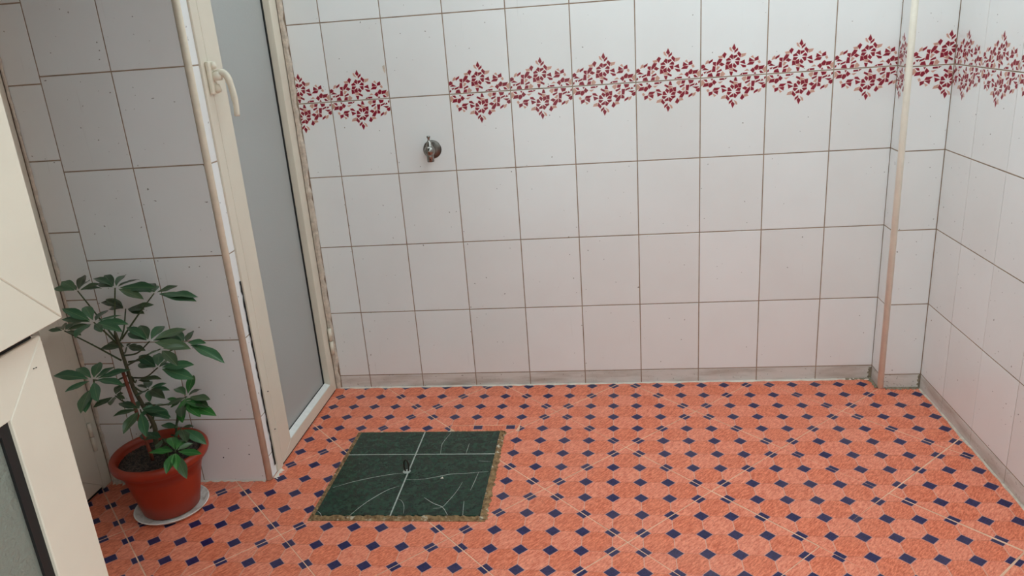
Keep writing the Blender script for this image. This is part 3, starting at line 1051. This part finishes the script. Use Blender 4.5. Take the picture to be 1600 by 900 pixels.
PLANT = [
    ((-0.516, -0.73, 0.656), (-0.418, -0.76, 0.521), [(-0.597, -0.708, 0.66), (-0.587, -0.686, 0.67), (-0.566, -0.691, 0.66), (-0.545, -0.652, 0.675), (-0.54, -0.649, 0.662), (-0.482, -0.684, 0.65), (-0.485, -0.682, 0.66)]),
    ((-0.4, -0.74, 0.664), (-0.421, -0.76, 0.533), [(-0.475, -0.707, 0.686), (-0.461, -0.684, 0.682), (-0.421, -0.659, 0.678), (-0.387, -0.656, 0.661), (-0.32, -0.759, 0.641), (-0.304, -0.725, 0.658), (-0.469, -0.704, 0.668)]),
    ((-0.314, -0.71, 0.635), (-0.403, -0.76, 0.526), [(-0.276, -0.663, 0.639), (-0.199, -0.714, 0.625), (-0.203, -0.718, 0.617), (-0.386, -0.668, 0.653), (-0.365, -0.642, 0.642), (-0.395, -0.687, 0.648), (-0.341, -0.652, 0.639)]),
    ((-0.417, -0.83, 0.602), (-0.419, -0.76, 0.512), [(-0.494, -0.823, 0.638), (-0.501, -0.826, 0.613), (-0.473, -0.773, 0.629), (-0.435, -0.747, 0.606), (-0.369, -0.792, 0.606), (-0.338, -0.822, 0.596), (-0.409, -0.915, 0.604), (-0.368, -0.877, 0.596), (-0.336, -0.853, 0.59)]),
    ((-0.427, -0.68, 0.583), (-0.409, -0.76, 0.521), [(-0.507, -0.657, 0.601), (-0.501, -0.643, 0.602), (-0.359, -0.663, 0.587), (-0.367, -0.699, 0.577), (-0.365, -0.697, 0.587), (-0.502, -0.64, 0.577)]),
    ((-0.299, -0.8, 0.533), (-0.408, -0.76, 0.478), [(-0.371, -0.768, 0.565), (-0.375, -0.765, 0.546), (-0.354, -0.74, 0.556), (-0.306, -0.716, 0.547), (-0.244, -0.724, 0.537), (-0.261, -0.739, 0.527), (-0.194, -0.807, 0.517)]),
    ((-0.263, -0.7, 0.486), (-0.401, -0.76, 0.459), [(-0.322, -0.64, 0.495), (-0.281, -0.638, 0.487), (-0.205, -0.708, 0.49), (-0.153, -0.727, 0.447), (-0.341, -0.668, 0.493), (-0.272, -0.638, 0.496)]),
    ((-0.241, -0.85, 0.532), (-0.406, -0.76, 0.449), [(-0.175, -0.901, 0.517), (-0.196, -0.818, 0.526), (-0.246, -0.889, 0.536)]),
    ((-0.545, -0.78, 0.562), (-0.419, -0.76, 0.464), [(-0.588, -0.78, 0.566), (-0.603, -0.718, 0.557), (-0.556, -0.732, 0.566), (-0.559, -0.697, 0.556), (-0.504, -0.746, 0.566), (-0.493, -0.794, 0.556)]),
    ((-0.467, -0.66, 0.46), (-0.414, -0.76, 0.493), [(-0.541, -0.667, 0.464), (-0.536, -0.638, 0.468), (-0.402, -0.684, 0.464), (-0.45, -0.638, 0.461), (-0.469, -0.638, 0.465)]),
    ((-0.28, -0.82, 0.467), (-0.398, -0.76, 0.412), [(-0.351, -0.777, 0.484), (-0.35, -0.772, 0.465), (-0.317, -0.744, 0.476), (-0.356, -0.782, 0.464), (-0.192, -0.81, 0.471), (-0.186, -0.833, 0.444), (-0.272, -0.768, 0.471), (-0.276, -0.772, 0.461)]),
    ((-0.438, -0.86, 0.455), (-0.411, -0.76, 0.42), [(-0.535, -0.864, 0.476), (-0.481, -0.907, 0.449), (-0.508, -0.816, 0.472), (-0.468, -0.782, 0.469), (-0.426, -0.791, 0.459), (-0.387, -0.787, 0.449), (-0.354, -0.874, 0.451), (-0.39, -0.926, 0.432)]),
    ((-0.433, -0.88, 0.443), (-0.436, -0.86, 0.454), [(-0.414, -0.96, 0.422), (-0.405, -0.956, 0.417)]),
    ((-0.419, -0.72, 0.386), (-0.402, -0.76, 0.415), [(-0.353, -0.715, 0.39), (-0.385, -0.714, 0.38), (-0.44, -0.778, 0.39)]),
    ((-0.375, -0.74, 0.368), (-0.402, -0.76, 0.385), [(-0.418, -0.72, 0.372), (-0.417, -0.675, 0.362), (-0.34, -0.713, 0.372), (-0.324, -0.731, 0.362), (-0.306, -0.79, 0.37), (-0.344, -0.792, 0.362), (-0.379, -0.788, 0.372)]),
    ((-0.479, -0.74, 0.349), (-0.413, -0.76, 0.341), [(-0.502, -0.682, 0.353), (-0.452, -0.743, 0.343), (-0.454, -0.799, 0.353), (-0.509, -0.79, 0.343), (-0.463, -0.733, 0.353)]),
    ((-0.293, -0.7, 0.323), (-0.389, -0.76, 0.33), [(-0.301, -0.638, 0.359), (-0.287, -0.638, 0.318), (-0.217, -0.725, 0.327), (-0.357, -0.644, 0.327), (-0.317, -0.754, 0.327), (-0.279, -0.766, 0.317), (-0.218, -0.738, 0.311)]),
    ((-0.301, -0.72, 0.319), (-0.313, -0.76, 0.256), [(-0.346, -0.71, 0.323), (-0.32, -0.743, 0.313), (-0.262, -0.795, 0.314), (-0.259, -0.76, 0.313), (-0.231, -0.762, 0.296), (-0.2, -0.743, 0.29), (-0.218, -0.737, 0.311), (-0.281, -0.693, 0.313), (-0.264, -0.793, 0.297)]),
    ((-0.357, -0.82, 0.347), (-0.397, -0.76, 0.268), [(-0.408, -0.854, 0.351), (-0.355, -0.904, 0.332), (-0.315, -0.882, 0.307), (-0.336, -0.791, 0.341), (-0.284, -0.835, 0.351), (-0.274, -0.831, 0.331), (-0.434, -0.789, 0.351), (-0.409, -0.769, 0.341)]),
    ((-0.358, -0.76, 0.325), (-0.384, -0.76, 0.257), [(-0.39, -0.746, 0.329), (-0.349, -0.733, 0.319), (-0.291, -0.812, 0.318), (-0.372, -0.806, 0.319)]),
    ((-0.246, -0.88, 0.254), (-0.318, -0.76, 0.235), [(-0.309, -0.888, 0.258), (-0.311, -0.851, 0.248), (-0.295, -0.811, 0.261), (-0.266, -0.801, 0.248), (-0.219, -0.843, 0.258), (-0.18, -0.879, 0.248), (-0.195, -0.937, 0.216), (-0.209, -0.944, 0.248), (-0.225, -0.962, 0.25)]),
    ((-0.293, -0.76, 0.258), (-0.328, -0.76, 0.235), [(-0.218, -0.787, 0.228), (-0.29, -0.795, 0.252), (-0.353, -0.751, 0.262), (-0.27, -0.739, 0.252), (-0.242, -0.828, 0.257)]),
    ((-0.328, -0.8, 0.247), (-0.355, -0.76, 0.208), [(-0.308, -0.86, 0.251), (-0.298, -0.813, 0.241), (-0.377, -0.773, 0.251), (-0.409, -0.774, 0.244)]),
]
TRUNK = [(-0.377, -0.76, 0.219), (-0.371, -0.76, 0.267), (-0.394, -0.76, 0.342), (-0.405, -0.76, 0.385), (-0.409, -0.76, 0.444), (-0.414, -0.76, 0.512), (-0.417, -0.76, 0.545)]
STAKE = [(-0.382, -0.79, 0.207), (-0.405, -0.785, 0.44)]


tr = curve_pts([(-0.372, -0.76, 0.165)] + TRUNK, 4)
pp(tube('trunk', tr, [0.0075 - 0.004 * i / len(tr) for i in range(len(tr))], M_BARK, None, 10))
pp(tube('stake', [(-0.378, -0.79, 0.165), STAKE[0], STAKE[1]], [0.0052, 0.005, 0.0045], M_STAKE, None, 8))
pp(tube('stem', curve_pts([(-0.32, -0.745, 0.166), (-0.318, -0.75, 0.235), (-0.305, -0.735, 0.30)], 5), 0.0032, M_STEM, None, 8))
pp(tube('stem', curve_pts([(-0.33, -0.80, 0.166), (-0.315, -0.81, 0.225), (-0.29, -0.83, 0.25)], 5), 0.0030, M_STEM, None, 8))


def leaf_mesh(name, mat, droop, fold, wavy, seed):
    r = random.Random(seed)
    n, V, F = 9, [], []
    for i in range(n + 1):
        t = i / n
        w = 0.5 * (math.sin(math.pi * (t ** 1.12)) ** 0.9) if 0 < t < 1 else 0.0
        w = max(w, 0.012 if i == 0 else 0.004)
        z = -droop * (t ** 2) + 0.5 * droop * t
        for s in (-1, -0.5, 0, 0.5, 1):
            V.append((t, s * w, z + fold * abs(s) * w + wavy * math.sin(9 * t + seed) * s * s * w))
    for i in range(n):
        for k in range(4):
            a = i * 5 + k
            F.append((a, a + 5, a + 6, a + 1))
    me = bpy.data.meshes.new(name)
    me.from_pydata(V, [], F)
    me.materials.append(mat)
    for p in me.polygons:
        p.use_smooth = True
    me.update()
    return me


LM = {m.name: [leaf_mesh('leaf', m, d, f, w, s) for s, (d, f, w) in enumerate(((0.10, 0.08, 0.03), (0.20, 0.11, 0.05), (0.05, 0.06, 0.06)))]
      for m in (M_LEAF, M_LEAFD, M_LEAFB)}
rl = random.Random(9)
DULL = {4, 7, 8, 9, 13, 15}
FRESH = {16, 17, 20}
UP = Vector((0.1, -0.25, 1.0)).normalized()
for ci, (c, at, tips) in enumerate(PLANT):
    c, at = Vector(c), Vector(at)
    mid = at.lerp(c, 0.5) + Vector((0, 0, -0.012 if abs(c.z - at.z) < 0.08 else 0.002))
    P = curve_pts([at, mid, c], 5)
    pet = pp(tube('petiole', P, [0.0026 - 0.0010 * i / len(P) for i in range(len(P))], M_STEM, None, 7))
    for tip in tips:
        tip = Vector(tip)
        d = tip - c
        L = max(d.length, 0.02)
        x = d.normalized()
        up = (UP + Vector((rl.uniform(-0.25, 0.25), rl.uniform(-0.35, 0.1), 0))).normalized()
        y = up.cross(x)
        if y.length < 0.15:
            y = Vector((1, 0, 0)).cross(x)
        y.normalize()
        z = x.cross(y)
        base = c + x * (0.13 * L)
        L2 = L * 0.95
        W = min(max(0.34 * L2, 0.012), 0.034) * rl.uniform(0.92, 1.12)
        kind = M_LEAFD if ci in DULL or rl.random() < 0.15 else (M_LEAFB if ci in FRESH else M_LEAF)
        me = rl.choice(LM[kind.name])
        o = link('leaf', me, None)
        mw = Matrix(((x.x * L2, y.x * W, z.x * L2, base.x), (x.y * L2, y.y * W, z.y * L2, base.y),
                     (x.z * L2, y.z * W, z.z * L2, base.z), (0, 0, 0, 1)))
        o.parent = pet
        # parts only carry locations, so the world offset of the petiole is plant + petiole location
        off = Vector(plant.location) + Vector(pet.location)
        o.matrix_basis = Matrix.Translation(-off) @ mw
